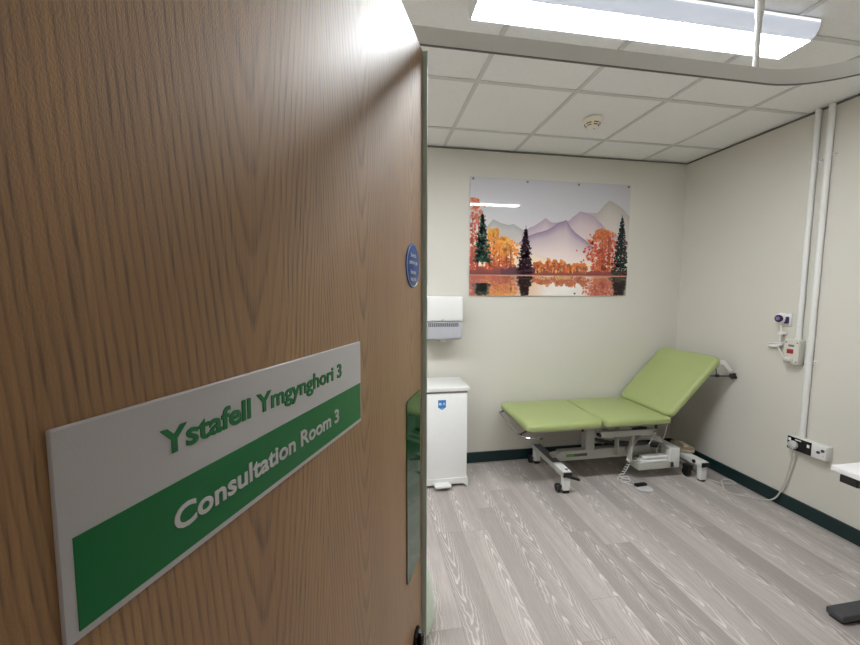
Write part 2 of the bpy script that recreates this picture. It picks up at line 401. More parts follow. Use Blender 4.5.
def luminaire(x, label):
    lum = thing('ceiling_light', label, 'ceiling light', (x, 1.452, CEIL))
    bm = BM(); box(bm, -.742, .742, -.090, .090, -.007, 0, .002); obj('tray', bm, WHITEM, lum)
    prof = [(.090, -.005)]+sect(.096, .062, -.018, -.072)
    bm = BM()
    for s_ in (-1, 1):
        A = [[bm.verts.new((x, s_*y, z)) for y, z in prof] for x in (-.742, .742)]
        for i in range(len(prof)-1): bm.faces.new((A[0][i], A[1][i], A[1][i+1], A[0][i+1]))
    obj('side_diffuser', bm, SIDE, lum)
    bm = BM(); plain(bm, -.742, .742, -.062, .062, -.0725, -.0715)
    obj('lit_diffuser', bm, LIT, lum)
    for s_ in (-1, 1):
        bm = BM(); full = [(y, z) for y, z in prof]+[(-y, z) for y, z in prof[::-1]]
        prism(bm, full, 'x', s_*.742, s_*.748); obj('end_cap', bm, WHITEM, lum)
    for s_ in (-1, 1):
        bm = BM(); plain(bm, -.742, .742, s_*.0965-.001, s_*.0965+.001, -.019, -.009); obj('side_light_strip', bm, STRIP, lum)
luminaire(1.160, 'long white fluorescent luminaire on the ceiling above the curtain track hanger rod')
luminaire(-.72, 'unseen long white ceiling luminaire added in the left part of the room behind the door')  # unseen luminaire, added to account for the brighter left of the back wall
# corridor light behind the camera
cl = thing('ceiling_light', 'recessed square corridor light outside the doorway', 'ceiling light', (.3, -1.1, 2.45))
bm = BM(); box(bm, -.31, .31, -.31, .31, -.012, 0, .002); obj('frame', bm, WHITEM, cl)
bm = BM(); plain(bm, -.28, .28, -.28, .28, -.014, -.012); obj('lit_diffuser', bm, emis('corridor_lit', 'ffffff', (1, .93, .86, 1), HALL), cl)

# ------------------------------------------------------------ curtain track and its rod
tr = thing('curtain_track', 'off-white suspended privacy curtain track curving below the ceiling', 'curtain track', (0, 0, 0))
path = [Vector((XL, .966, 0))]+[Vector((XL+(1.17-XL)*i/10, .966, 0)) for i in range(1, 11)]
path += [Vector((1.17+.30*math.sin(a), .666+.30*math.cos(a), 0)) for a in [PI/2*i/16 for i in range(1, 17)]]
path += [Vector((1.47, .3, 0)), Vector((1.47, 0.0, 0))]
def rail(bm, path, prof):
    rings = []
    for i, p in enumerate(path):
        t = (path[min(i+1, len(path)-1)]-path[max(i-1, 0)]).normalized(); nn = Vector((t.y, -t.x, 0))
        rings.append([bm.verts.new(p+nn*a+Vector((0, 0, z))) for a, z in prof])
    N = len(prof)
    for a, b in zip(rings, rings[1:]):
        for j in range(N): bm.faces.new((a[j], a[(j+1) % N], b[(j+1) % N], b[j]))
    bm.faces.new(rings[0][::-1]); bm.faces.new(rings[-1])
bm = BM(); rail(bm, path, [(.006, 2.127), (.006, 2.168), (.0075, 2.170), (.0085, 2.170), (.010, 2.168), (.010, 2.127)]); obj('rail', bm, TRACK, tr, ang=30)
bm = BM(); rail(bm, path, [(.0055, 2.1245), (.0055, 2.127), (.0105, 2.127), (.0105, 2.1245)]); obj('rail_lip', bm, mat('lip_grey', '6c6b69', .5), tr)
bm = BM(); tube(bm, [(1.125, .958, 2.166), (1.125, .958, 2.31)], .0075, 14, False)
tube(bm, [(1.125, .958, 2.305), (1.125, .958, 2.32)], .009, 14, False)
tube(bm, [(1.125, .958, 2.315), (1.125, .958, CEIL)], .0105, 14, False); obj('hanger_rod', bm, WHITEM, tr)
bm = BM(); lathe(bm, [(.03, CEIL-.006), (.03, CEIL)], Matrix.Translation((1.125, .958, 0))); obj('ceiling_flange', bm, WHITEM, tr)

# ------------------------------------------------------------ smoke detector
sd = thing('smoke_detector', 'cream round smoke detector on a ceiling tile', 'smoke detector', (1.50, 2.355, CEIL))
CREAM = mat('cream_plastic', 'f3ecd8', .4, noise=.02)
bm = BM(); lathe(bm, [(.051, 0), (.052, -.012), (.050, -.018)][::-1]); obj('base', bm, CREAM, sd)
bm = BM(); lathe(bm, [(0, -.054), (.020, -.054), (.028, -.051), (.032, -.045), (.043, -.030), (.047, -.018)]); obj('head', bm, CREAM, sd)
for z, r in ((-.042, .0345), (-.032, .0425)):
    for k in range(6):
        bm = BM(); a0 = k*PI/3-1.92
        tube(bm, [(r*math.cos(a0+t*.14), r*math.sin(a0+t*.14), z) for t in range(6)], .003, 6, False); obj('vent_slot', bm, BLACK, sd)
bm = BM(); lathe(bm, [(.0, -.0575), (.005, -.0565), (.006, -.053)], Matrix.Translation((.012, 0, 0)), 10); obj('indicator', bm, GREYM, sd)

sd.scale = (1.12, 1.12, 1.1)

# ------------------------------------------------------------ acrylic landscape picture
def build_art():
    rnd = random.Random(7)
    px0, px1, pz0, pz1 = 0.830, 2.302, 1.473, 2.455
    th = thing('wall_picture', 'frameless glossy autumn lake and mountain landscape print on the back wall', 'picture', ((px0+px1)/2, D, pz0))
    W_, Hh = px1-px0, pz1-pz0
    m = NB('glossy_print'); at = m.N.new('ShaderNodeAttribute'); at.attribute_name = 'Col'
    m.L.new(at.outputs['Color'], m.b.inputs['Base Color']); m.b.inputs['Roughness'].default_value = .5
    m.b.inputs['Coat Weight'].default_value = 1; m.b.inputs['Coat Roughness'].default_value = .012; m.b.inputs['Coat IOR'].default_value = 1.5
    bm = BM(); box(bm, -W_/2, W_/2, -.012, -.007, 0, Hh, .001); obj('acrylic_panel', bm, mat('acrylic_white', 'd7d5d8', .06, noise=.01, coat=1), th)
    bm = BM(); col = bm.loops.layers.float_color.new('Col'); depth = [.01215]
    def face(pts, cols):
        y = -depth[0]; pts = [(u-.09*u*(1-u), v) for u, v in pts]
        vv = [bm.verts.new(((u-.5)*W_, y, (1-v)*Hh)) for u, v in pts]
        try: f = bm.faces.new(vv)
        except ValueError: return
        f.normal_update()
        if f.normal.y > 0: f.normal_flip()
        cm = {v: c for v, c in zip(vv, cols)}
        for l in f.loops: l[col] = cm[l.vert]
    def nxt(): depth[0] += .000012
    def L(c, j=0):
        c = lin(c); return tuple(min(1, max(0, x*(1+rnd.uniform(-j, j)))) for x in c[:3])+(1,)
    def mixc(a, b, t): return tuple(x+(y-x)*t for x, y in zip(a, b))
    # sky
    sky = [(0, 'c6c4ca'), (.3, 'cbc9cd'), (.5, 'd9cfd0'), (.62, 'eadbd2'), (.72, 'f6e6cf'), (.83, 'f4d9b4')]
    for (a, c1), (b, c2) in zip(sky, sky[1:]): face([(0, a), (1, a), (1, b), (0, b)], [L(c1), L(c1), L(c2), L(c2)])
    # hills: ridge keypoints, ridge colour, foot colour
    def noise1(x, s): return math.sin(x*31+s)*.5+math.sin(x*67+s*2)*.3+math.sin(x*143+s*3)*.2
    def hill(keys, ctop, cfoot, foot, rough=.008, left=None):
        nxt(); n = 70; u0, u1 = keys[0][0], keys[-1][0]; pts = []
        for i in range(n+1):
            u = u0+(u1-u0)*i/n
            for (a, va), (b, vb) in zip(keys, keys[1:]):
                if a <= u <= b+1e-9: t = (u-a)/(b-a); v = va+(vb-va)*t; break
            pts.append((u, v+noise1(u, foot*9)*rough))
        ct, cf = L(ctop), L(cfoot)
        for (a, va), (b, vb) in zip(pts, pts[1:]):
            for k in range(4):
                t0, t1 = k/4, (k+1)/4
                q0, q1 = t0**.55, t1**.55
                face([(a, va+(foot-va)*t0), (b, vb+(foot-vb)*t0), (b, vb+(foot-vb)*t1), (a, va+(foot-va)*t1)], [mixc(ct, cf, q0)]*2+[mixc(ct, cf, q1)]*2)
    hill([(.66, .29), (.72, .27), (.80, .26), (.87, .14), (.90, .155), (.96, .22), (1, .28)], 'b3aca4', 'dccfc8', .62)
    hill([(.10, .42), (.15, .345), (.19, .38), (.24, .385), (.28, .38), (.33, .42), (.36, .45)], 'a2a4a4', 'd8ccc6', .60)
    hill([(.33, .47), (.38, .41), (.43, .37), (.48, .315), (.52, .36), (.56, .36), (.62, .34), (.69, .245), (.74, .27), (.78, .29), (.86, .40), (.93, .46), (1.0, .52)], 'ad99ad', 'f0dcd2', .68)
    hill([(.30, .55), (.40, .46), (.47, .43), (.52, .40), (.57, .35), (.61, .33), (.64, .40), (.70, .47), (.78, .56)], '8f7a97', 'f3e0d8', .70, .006)
    hill([(0, .45), (.1, .44), (.2, .5), (.3, .55), (.4, .62), (.5, .66)], 'e6cfc2', 'fbe6c4', .75)
    def blob(u, v, r, c, asp=1.0):
        n = rnd.randint(5, 7); P = []
        for i in range(n):
            a = 2*PI*i/n; q = r*rnd.uniform(.6, 1.15); P.append((min(max(u+q*math.cos(a), 0), 1), min(max(v+q*math.sin(a)*1.5*asp, 0), 1)))
        face(P, [c]*n)
    WL = .82
    def put(u, v, r, c, refl, asp=1.0):
        if refl:
            v = WL+(WL-v)*.62
            if v > 1-r: return
            c = mixc(c, L('b98f86'), .25); asp *= .8
        blob(u, v, r, c, asp)
    def autumn(u, top, base, w_, cols, n, refl):
        for j in range(5):
            nxt()
            for i in range(n//5):
                t = rnd.random(); ww = w_*(.35+.75*math.sin(min(1, t*1.15)*PI*.85)); uu = u+rnd.gauss(0, .42)*ww
                if uu < .004 or uu > .996: continue
                c = L(cols[min(len(cols)-1, int((t*.7+rnd.random()*.5)*len(cols)))], .12)
                put(uu, top+(base-top)*t, rnd.uniform(.004, .012)*(1.2-.12*j), c, refl)
        nxt()
        for k in range(3):
            uu = u+rnd.uniform(-.4, .4)*w_
            if .01 < uu < .99 and not refl:
                face([(uu-.0012, top+(base-top)*.25), (uu+.0012, top+(base-top)*.25), (uu+.002, base+.02), (uu-.002, base+.02)], [L('6b3527')]*4)
    def pine(u, top, base, w_, cols, refl):
        n = 26
        nxt()
        if not refl: face([(u-.0015, top-.03), (u+.0015, top-.03), (u+.004, base+.03), (u-.004, base+.03)], [L(cols[0])]*4)
        for j in range(n):
            nxt() if j % 6 == 0 else None
            t = (j+.6)/n; v = top+(base-top)*t; half = w_*.5*(.10+.95*t)*(.62+.48*((t*7.3) % 1))*rnd.uniform(.8, 1.1)
            m_ = int(6+20*t)
            for k in range(m_):
                uu = u+half*(2*(k+.5)/m_-1)+rnd.uniform(-.004, .004)
                if .004 < uu < .996: put(uu, v+abs(uu-u)*.25+rnd.uniform(-.008, .008), rnd.uniform(.0048, .0085), L(rnd.choice(cols), .15), refl)
    # shore strips
    def strip(u0, u1, v0, v1, c1, c2):
        nxt(); n = int((u1-u0)*120)+2
        for i in range(n):
            a, b = u0+(u1-u0)*i/n, u0+(u1-u0)*(i+1)/n
            h0 = v0+.012*noise1(a*2, 1)+.01*math.sin(a*60); h1 = v0+.012*noise1(b*2, 1)+.01*math.sin(b*60)
            face([(a, h0), (b, h1), (b, v1), (a, v1)], [L(c1, .08), L(c1, .08), L(c2, .05), L(c2, .05)])
    # water first
    wt = [(0, 'b06a45'), (.1, 'c9773c'), (.2, 'e0913f'), (.28, 'b98f6c'), (.40, 'e8b98a'), (.5, 'efe6df'), (.6, 'f4efe9'), (.72, 'efe3da'), (.8, 'd98a56'), (.88, 'c98a6a'), (1, '8c7c78')]
    nxt()
    for (a, c1), (b, c2) in zip(wt, wt[1:]):
        for k in range(3):
            t0, t1 = WL+(1-WL)*k/3, WL+(1-WL)*(k+1)/3
            m0, m1 = k/3*.4, (k+1)/3*.4
            face([(a, t0), (b, t0), (b, t1), (a, t1)], [mixc(L(c1), L('e9dfd8'), m0), mixc(L(c2), L('e9dfd8'), m0), mixc(L(c2), L('e9dfd8'), m1), mixc(L(c1), L('e9dfd8'), m1)])
    ORG = ['f0a14e', 'e8833a', 'dd6a34', 'c9532f']; YEL = ['f2b23e', 'f0a236', 'ee8f2c', 'd96c2a', 'c4502c']; RED = ['e99a62', 'e57f48', 'dd6437', 'cf4a33', 'd9703c']
    for refl in (True, False):
        autumn(.03, .62, .80, .16, ['d96f4a', 'cf5a3e', 'b9472f'], 300, refl)
        autumn(.02, .18, .72, .09, ['e4906c', 'd96f4a', 'cf5a3e', 'b9472f'], 420, refl)
        autumn(.155, .43, .80, .09, YEL, 480, refl)
        autumn(.225, .50, .80, .10, YEL, 480, refl)
        for k in range(16): autumn(.42+.31*k/15, rnd.uniform(.66, .74), .80, .022, ORG+['f3b36a'], 60, refl)
        autumn(.84, .40, .78, .12, RED, 620, refl)
        if not refl:
            strip(0, .36, .765, WL, '8d3a2c', '6e2a2c'); strip(.2, .42, .755, WL, '5d2233', '4a2030')
            strip(.40, .78, .79, WL, 'a84a2c', '86382f'); strip(.74, 1, .775, WL, 'a03c2a', '702c30')
        pine(.08, .31, .70, .125, ['2f6a58', '24584c', '1c4742', '376f52'], refl)
        pine(.355, .42, .80, .12, ['4a2038', '3b1a30', '5c2a44', '321a2e'], refl)
        pine(.955, .30, .80, .13, ['27413f', '1d3436', '2f4b46', '22302f'], refl)
    nxt(); face([(0, WL-.004), (1, WL-.004), (1, WL+.004), (0, WL+.004)], [L('c98a72')]*4)
    me = bpy.data.meshes.new('landscape_print'); bm.to_mesh(me); bm.free(); me.materials.append(m.m)
    o = bpy.data.objects.new('landscape_print', me); C.objects.link(o); o.parent = th
    STEEL = mat('brushed_screw', '7d7a74', .3, metal=.9, noise=.03)
    for u, v in ((.016, .018), (.338, .022), (.658, .022), (.984, .018), (.655, .978), (.33, .978)):
        bm = BM(); lathe(bm, [(.0085, 0), (.0085, .018), (.0068, .020), (0, .020)], Matrix.Translation(((u-.5)*W_, 0, (1-v)*Hh)) @ Matrix.Rotation(PI/2, 4, 'X'), 16)
        obj('fixing_screw', bm, STEEL, th)
build_art()

# ------------------------------------------------------------ towel dispenser
dp = thing('towel_dispenser', 'white wall-mounted paper towel dispenser above the pedal bin', 'dispenser', (.575, D, 1.125))
bm = BM(); rr(bm, 0, -.1, .148, .318, .20, .199, .022, .016, n=5); obj('cover', bm, WHITE, dp)
SMK = mat('smoky_grey_plastic', 'b6b6bc', .2, noise=.05); SMK2 = mat('dark_smoky_window', '6f7076', .25, noise=.2, nscale=120)
bm = BM(); rr(bm, 0, -.098, .002, .312, .194, .1455, .022, .03, n=5); wd = obj('lower_housing', bm, SMK, dp, 'translucent grey lower housing')
bm = BM(); box(bm, -.125, .12, -.1975, -.193, .108, .138, .001); obj('level_window', bm, SMK2, wd)
for k in range(14):
    bm = BM(); box(bm, -.118+k*.0172, -.1145+k*.0172, -.1985, -.1972, .110, .136, .0003); obj('window_rib', bm, SMK, wd)
bm = BM(); rr(bm, 0, -.12, -.020, .062, .10, .026, .02, .008, n=4); obj('paper_tongue', bm, WHITE, dp)
bm = BM(); rr(bm, 0, 0, 0, .022, .008, .0008, .004, .0002, Matrix.Translation((-.01, -.1998, .162)) @ Matrix.Rotation(PI/2, 4, 'X')); obj('logo', bm, GREYM, dp)

# ------------------------------------------------------------ pedal bin
bn = thing('pedal_bin', 'white metal pedal bin with blue badge below the towel dispenser', 'bin', (.545, 2.80, 0))
BINW = mat('bin_white', 'f2f2f1', .35, noise=.02)
bm = BM(); box(bm, -.187, .187, -.155, .155, .066, .742, .006); obj('body', bm, BINW, bn)
bm = BM(); box(bm, -.185, .185, -.152, .152, .742, .757, .002); obj('lid_seam', bm, mat('seam_grey', '8c8a88', .6), bn)
bm = BM(); box(bm, -.200, .200, -.170, .165, .757, .790, .006); obj('lid', bm, WHITE, bn)
# moulded foot with arched cut-outs
def arch(sgn):
    P = [(-.198, 0), (-.196, .062), (-.188, .072), (.188, .072), (.196, .062), (.198, 0), (.183, 0), (.172, .016), (.155, .026), (-.155, .026), (-.172, .016), (-.183, 0)]
    return P
bm = BM(); prism(bm, arch(1), 'y', -.163, -.148); prism(bm, arch(1), 'y', .148, .160)
for s_ in (-1, 1): box(bm, s_*.190-.006, s_*.190+.006, -.15, .15, .026, .07, .002)
obj('foot_frame', bm, WHITE, bn)
bm = BM(); rr(bm, -.01, -.185, .026, .13, .075, .020, .02, .007, n=4); obj('pedal', bm, WHITE, bn)
bm = BM(); box(bm, -.02, .0, -.17, .1, .03, .04, .001); obj('pedal_lever', bm, BLACK, bn)
bg = BM(); S = [(-.030, .076), (.030, .076), (.030, .020), (0, 0), (-.030, .020)]
prism(bg, [(-.012+x, .615+z) for x, z in S], 'y', -.1565, -.155); badge = obj('badge', bg, mat('badge_blue', '3f86cf', .4, noise=.05), bn, 'blue shield badge')
LB = mat('badge_pale', 'cfe4fb', .5)
bm = BM(); rr(bm, 0, 0, 0, .019, .019, .0006, .006, .0001, Matrix.Translation((-.026, -.1566, .661)) @ Matrix.Rotation(PI/2, 4, 'X')); obj('badge_mark', bm, LB, badge)
bm = BM()
prism(bm, [(-.007, .651), (.002, .672), (.006, .672), (.014, .651), (.009, .651), (.004, .664), (-.002, .651)], 'y', -.1572, -.1566); obj('badge_mark', bm, LB, badge)
bm = BM(); prism(bm, [(-.020, .630), (-.004, .630), (-.012, .624)], 'y', -.1572, -.1566); obj('badge_mark', bm, LB, badge)

# ------------------------------------------------------------ examination couch
def leather():
    n = NB('sage_green_vinyl'); co = n.coord()
    f = n.noise(co, 6, 3); g_ = n.noise(co, 900, 2)
    n.L.new(n.mix(f, lin('9fab70'), lin('a7b278')), n.b.inputs['Base Color'])
    n.b.inputs['Roughness'].default_value = .42; n.b.inputs['Specular IOR Level'].default_value = .45
    n.bump(g_, .1, .0004); return n.m
GV = leather()
cy = 2.675; YN, YF = 2.385, 2.965
ch = thing('examination_couch', 'sage green three-section adjustable examination couch in the room corner', 'examination couch', (1.9, cy, 0))
OFF[0] = Vector((1.9, cy, 0))
Wd = YF-YN
bm = BM(); rr(bm, 1.415, cy, .494, .615, Wd, .058, .055, .024, n=6, crown=.004); lg = obj('leg_cushion', bm, GV, ch)
bm = BM(); rr(bm, 2.010, cy, .494, .560, Wd, .058, .030, .024, n=6, crown=.004); st = obj('seat_cushion', bm, GV, ch)
ang = math.atan2(.44, .42); Lb = .620
Mb = Matrix.Translation((2.292, cy, .527)) @ Matrix.Rotation(-ang, 4, 'Y')
bm = BM(); rr(bm, Lb/2, 0, 0, Lb, Wd, .058, .055, .024, Mb, n=6, crown=.004); bk = obj('backrest_cushion', bm, GV, ch)
bm = BM()
box(bm, 1.15, 1.70, 2.44, 2.91, .482, .494, .001); obj('cushion_board', bm, BLACK, lg)
bm = BM(); box(bm, 1.78, 2.27, 2.44, 2.91, .482, .494, .001); obj('cushion_board', bm, BLACK, st)
bm = BM(); rr(bm, Lb/2, 0, -.012, Lb-.08, Wd-.08, .012, .02, .001, Mb); obj('cushion_board', bm, BLACK, bk)
# backrest frame
bm = BM()
for y in (-.2, .2): rr(bm, Lb/2-.02, y, -.045, Lb-.12, .03, .032, .003, .002, Mb, n=2)
rr(bm, .10, 0, -.043, .03, .37, .028, .003, .002, Mb, n=2); rr(bm, Lb-.12, 0, -.043, .03, .37, .028, .003, .002, Mb, n=2)
obj('backrest_frame', bm, GREYM, bk)
# upper frame under the seat
bm = BM()
for y in (2.485, 2.865): box(bm, 1.745, 2.215, y-.015, y+.015, .385, .432, .003)
box(bm, 1.80, 1.84, 2.50, 2.85, .39, .43, .003); box(bm, 2.13, 2.17, 2.50, 2.85, .39, .43, .003)
for y in (2.52, 2.83): box(bm, 1.20, 2.26, y-.012, y+.012, .445, .482, .002)
obj('seat_frame', bm, GREYM, ch)
bm = BM()
for a, b, q in (((1.738, 2.465, .408), (1.738, 2.495, .408), .013), ((1.56, 2.42, .490), (1.56, 2.42, .470), .008), ((2.17, 2.41, .490), (2.17, 2.41, .462), .010), ((2.02, 2.47, .442), (2.14, 2.47, .446), .009)):
    bm = BM(); tube(bm, [a, b], q, 12, False); obj('pivot_knob', bm, BLACK, ch)
bm = BM(); tube(bm, [(2.22, 2.462, .40), (2.22, 2.492, .40)], .012, 12, False); obj('pivot_pin', bm, GREYM, ch)
bm = BM(); tube(bm, [(2.205, 2.462, .392), (2.19, 2.455, .40), (2.20, 2.45, .412), (2.215, 2.455, .405), (2.205, 2.462, .385), (2.17, 2.47, .31)], .0035, 6); obj('release_wire', bm, WHITE, ch)
# main beam, lifting column and struts
bm = BM(); box(bm, 1.50, 2.32, 2.625, 2.685, .145, .225, .004)
beam(bm, (1.44, 2.655, .172), (1.53, 2.655, .186), .055, .06); obj('base_beam', bm, GREYM, ch)
bl = BM(); box(bl, 1.555, 1.625, 2.6235, 2.625, .176, .200, .0003); lb = obj('nameplate', bl, mat('label_green', '5d8f4a', .5), ch)
bl = BM(); box(bl, 1.625, 1.74, 2.6233, 2.625, .176, .200, .0003); obj('nameplate_dark_field', bl, mat('label_grey', '555850', .5, noise=.3, nscale=60), lb)
bm = BM(); box(bm, 1.725, 1.80, 2.62, 2.69, .225, .44, .003); obj('lifting_post', bm, GREYM, ch)
for k, (a, b, m_) in enumerate((((2.045, 2.50, .39), (2.025, 2.50, .165), GREYM), ((2.0, 2.62, .40), (1.985, 2.60, .18), GREYM), ((2.17, 2.55, .395), (2.06, 2.58, .20), GREYM), ((2.045, 2.85, .39), (2.025, 2.85, .165), GREYM))):
    bm = BM(); beam(bm, a, b, .012, .042, up=Vector((0, 1, 0))); obj('lifting_arm', bm, m_, ch)
bm = BM(); tube(bm, [(2.024, 2.488, .176), (2.024, 2.515, .176)], .013, 12, False); obj('arm_pin', bm, WHITE, ch)
bm = BM(); tube(bm, [(2.0, 2.66, .25), (2.42, 2.66, .20)], .024, 16, False); tube(bm, [(1.80, 2.66, .30), (2.02, 2.66, .25)], .013, 14, False); obj('actuator', bm, DKGREY, ch)
bm = BM(); box(bm, 2.11, 2.43, 2.49, 2.60, .085, .140, .004); obj('motor_tray', bm, GREYM, ch)
bm = BM(); box(bm, 2.13, 2.38, 2.49, 2.57, .141, .163, .008); box(bm, 2.16, 2.38, 2.50, 2.56, .168, .188, .008); obj('battery_pack', bm, WHITE, ch)
bm = BM(); rr(bm, 2.435, 2.54, .085, .095, .10, .165, .01, .006, n=3); obj('control_box', bm, WHITEM, ch)
bm = BM()
for k in range(4):
    tube(bm, [(2.43+.01*k, 2.60, .24), (2.38-.02*k, 2.63, .31-.012*k), (2.26-.03*k, 2.66, .32-.02*k), (2.15, 2.67, .25)], .004, 6)
obj('motor_cable', bm, WHITE, ch)
bm = BM(); tube(bm, [(2.36, 2.50, .46), (2.33, 2.50, .35), (2.29, 2.52, .24), (2.31, 2.52, .18)], .0025, 6); obj('pull_cord', bm, WHITE, ch)
# left T foot
def t_foot(x, zt, lever, wheel_x):
    bm = BM(); box(bm, x-.036, x+.036, 2.395, 2.925, zt-.042, zt, .003)
    f = obj('base_foot', bm, GREYM if lever else WHITEM, ch)
    if lever:
        bm = BM(); box(bm, x-.034, x+.034, 2.56, 2.90, zt, zt+.0015, .0005); obj('anti_slip_strip', bm, mat('anti_slip_grey', '6b6d72', .6), f)
        bm = BM(); box(bm, x-.034, x+.034, 2.40, 2.555, zt, zt+.0015, .0005); obj('white_strip', bm, WHITE, f)
    bm = BM(); box(bm, x-.034, x+.034, 2.388, 2.395, zt-.038, zt-.002, .002); obj('end_cap', bm, BLACK, f)
    for y in (2.42, 2.90):
        bm = BM(); box(bm, x-.028, x+.028, y-.02, y+.02, .03 if lever else .012, zt-.042, .003); obj('leg', bm, WHITEM, f)
        bm = BM()
        if lever:
            lathe(bm, [(.030, -.011), (.033, -.006), (.033, .006), (.030, .011)], Matrix.Translation((x-.045, y+.03, .033)) @ Matrix.Rotation(PI/2, 4, 'Y'))
            lathe(bm, [(.013, -.02), (.013, .02)], Matrix.Translation((x+.005, y, .0135)) @ Matrix.Rotation(PI/2, 4, 'Y'))
            box(bm, x-.05, x-.02, y+.0, y+.04, .045, .06, .002)
        else:
            lathe(bm, [(.026, 0), (.028, .004), (.02, .013)], Matrix.Translation((x, y, 0)))
            lathe(bm, [(.034, -.014), (.037, -.008), (.037, .008), (.034, .014)], Matrix.Translation((x-.06, y+.08, .037)) @ Matrix.Rotation(PI/2, 4, 'Y'))
            box(bm, x-.075, x-.03, y+.05, y+.11, .06, .1, .004)
        obj('castor', bm, BLACK, f)
    return f
fl = t_foot(1.435, .176, True, 0)
bm = BM(); beam(bm, (1.43, 2.405, .143), (1.53, 2.39, .112), .022, .016); obj('brake_pedal', bm, BLACK, fl)
bm = BM(); lathe(bm, [(.010, .176), (.010, .183), (.006, .186)], Matrix.Translation((1.445, 2.43, 0)), 12); obj('foot_bolt', bm, CHROME, fl)
fr = t_foot(2.62, .160, False, 0)
bm = BM(); tube(bm, [(2.575, 2.46, .145), (2.587, 2.46, .145)], .014, 12, False); obj('side_knob', bm, BLACK, fr)
bm = BM(); beam(bm, (2.30, 2.655, .185), (2.60, 2.655, .125), .05, .05); obj('base_link', bm, GREYM, ch)
# foot-end rail
bm = BM(); tube(bm, [(1.10, 2.90, .486), (1.085, 2.88, .480), (1.070, 2.62, .474), (1.068, 2.48, .468), (1.10, 2.405, .458), (1.21, 2.395, .452)], .0065, 10); hr = obj('foot_rail', bm, CHROME, ch)
bm = BM(); tube(bm, [(1.205, 2.395, .452), (1.228, 2.395, .451)], .010, 12, False); obj('rail_stop', bm, BLACK, hr)
for y in (2.44, 2.90): bm = BM(); tube(bm, [(1.082 if y > 2.6 else 1.072, y, .478 if y > 2.6 else .470), (1.125, y, .494)], .007, 8, False); obj('rail_stop', bm, BLACK, hr)
# paper roll holder behind the backrest
bm = BM(); beam(bm, (2.66, 2.45, .955), (2.765, 2.43, .955), .012, .034); beam(bm, (2.76, 2.43, .962), (2.822, 2.42, .885), .010, .030); obj('roll_bracket', bm, WHITEM, bk)
bm = BM(); tube(bm, [(2.55, 2.41, .860), (2.835, 2.41, .848)], .0055, 10, False); tube(bm, [(2.685, 2.41, .855), (2.72, 2.46, .94)], .0035, 8, False)
tube(bm, [(2.678, 2.41, .856), (2.70, 2.41, .855)], .012, 12, False); rd = obj('roll_rod', bm, BLACK, bk)
bm = BM(); Mk = Matrix.Translation((2.826, 2.41, .848)) @ Matrix.Rotation(PI/2, 4, 'Y')
lathe(bm, [(.010, -.02), (.012, 0), (.016, .004), (.016, .02), (.008, .026)], Mk, 12)
for k in range(4): lathe(bm, [(.009, .004), (.011, .010), (.009, .020)], Mk @ Matrix.Translation((.018*math.cos(k*PI/2+.4), .018*math.sin(k*PI/2+.4), 0)), 10)
obj('star_knob', bm, BLACK, rd)
OFF[0] = None

# things lying about the couch
pk = thing('paper_packet', 'small crumpled beige packet on the couch foot beside the wall', 'packet', (2.64, 2.64, .162), R_(-12))
bm = BM(); rnd = random.Random(3); rr(bm, 0, 0, 0, .12, .15, .045, .012, .008, n=3)
bmesh.ops.subdivide_edges(bm, edges=bm.edges, cuts=1)
for v in bm.verts:
    if v.co.z > .005: v.co += Vector((rnd.uniform(-.006, .006), rnd.uniform(-.006, .006), rnd.uniform(-.006, .006)))
obj('wrapper', bm, mat('beige_paper', 'b3a58e', .8, noise=.15, nscale=40), pk, smooth=False)
bm = BM(); box(bm, -.02, .02, -.055, .02, .040, .060, .004); obj('folded_flap', bm, mat('pale_paper', 'c9bda8', .8, noise=.1), pk)

fs = thing('foot_switch', 'oval pale foot switch with black rocker lying on the floor before the couch', 'foot switch', (2.055, 2.38, 0))
bm = BM(); rr(bm, .01, -.005, .0, .125, .095, .014, .046, .006, Matrix.Rotation(R_(-20), 4, 'Z'), n=8); obj('base_plate', bm, mat('pale_switch_grey', 'c9cacb', .35), fs)
bm = BM(); rr(bm, .005, .025, .013, .100, .034, .018, .008, .006, Matrix.Rotation(R_(4), 4, 'Z'), n=3); obj('rocker', bm, BLACK, fs)
bm = BM()
P = [(2.00, 2.42, .014), (1.965, 2.45, .02), (1.95, 2.48, .008), (1.99, 2.53, .006), (2.04, 2.50, .012), (2.00, 2.46, .02), (1.955, 2.50, .012), (1.98, 2.56, .006), (2.05, 2.55, .014), (2.03, 2.50, .022), (1.99, 2.53, .02), (2.01, 2.59, .008)]
for k in range(26): 
    a = k*1.55; t = k/25
    P.append((2.03+.065*t+.013*math.cos(a), 2.58-.01*t+.013*math.sin(a), .014+.12*t))
P += [(2.11, 2.54, .15), (2.13, 2.53, .15)]
P = [Vector(p)-Vector((2.055, 2.38, 0)) for p in P]
tube(bm, P, .0034, 7, k=5); obj('coiled_cable', bm, WHITE, fs)

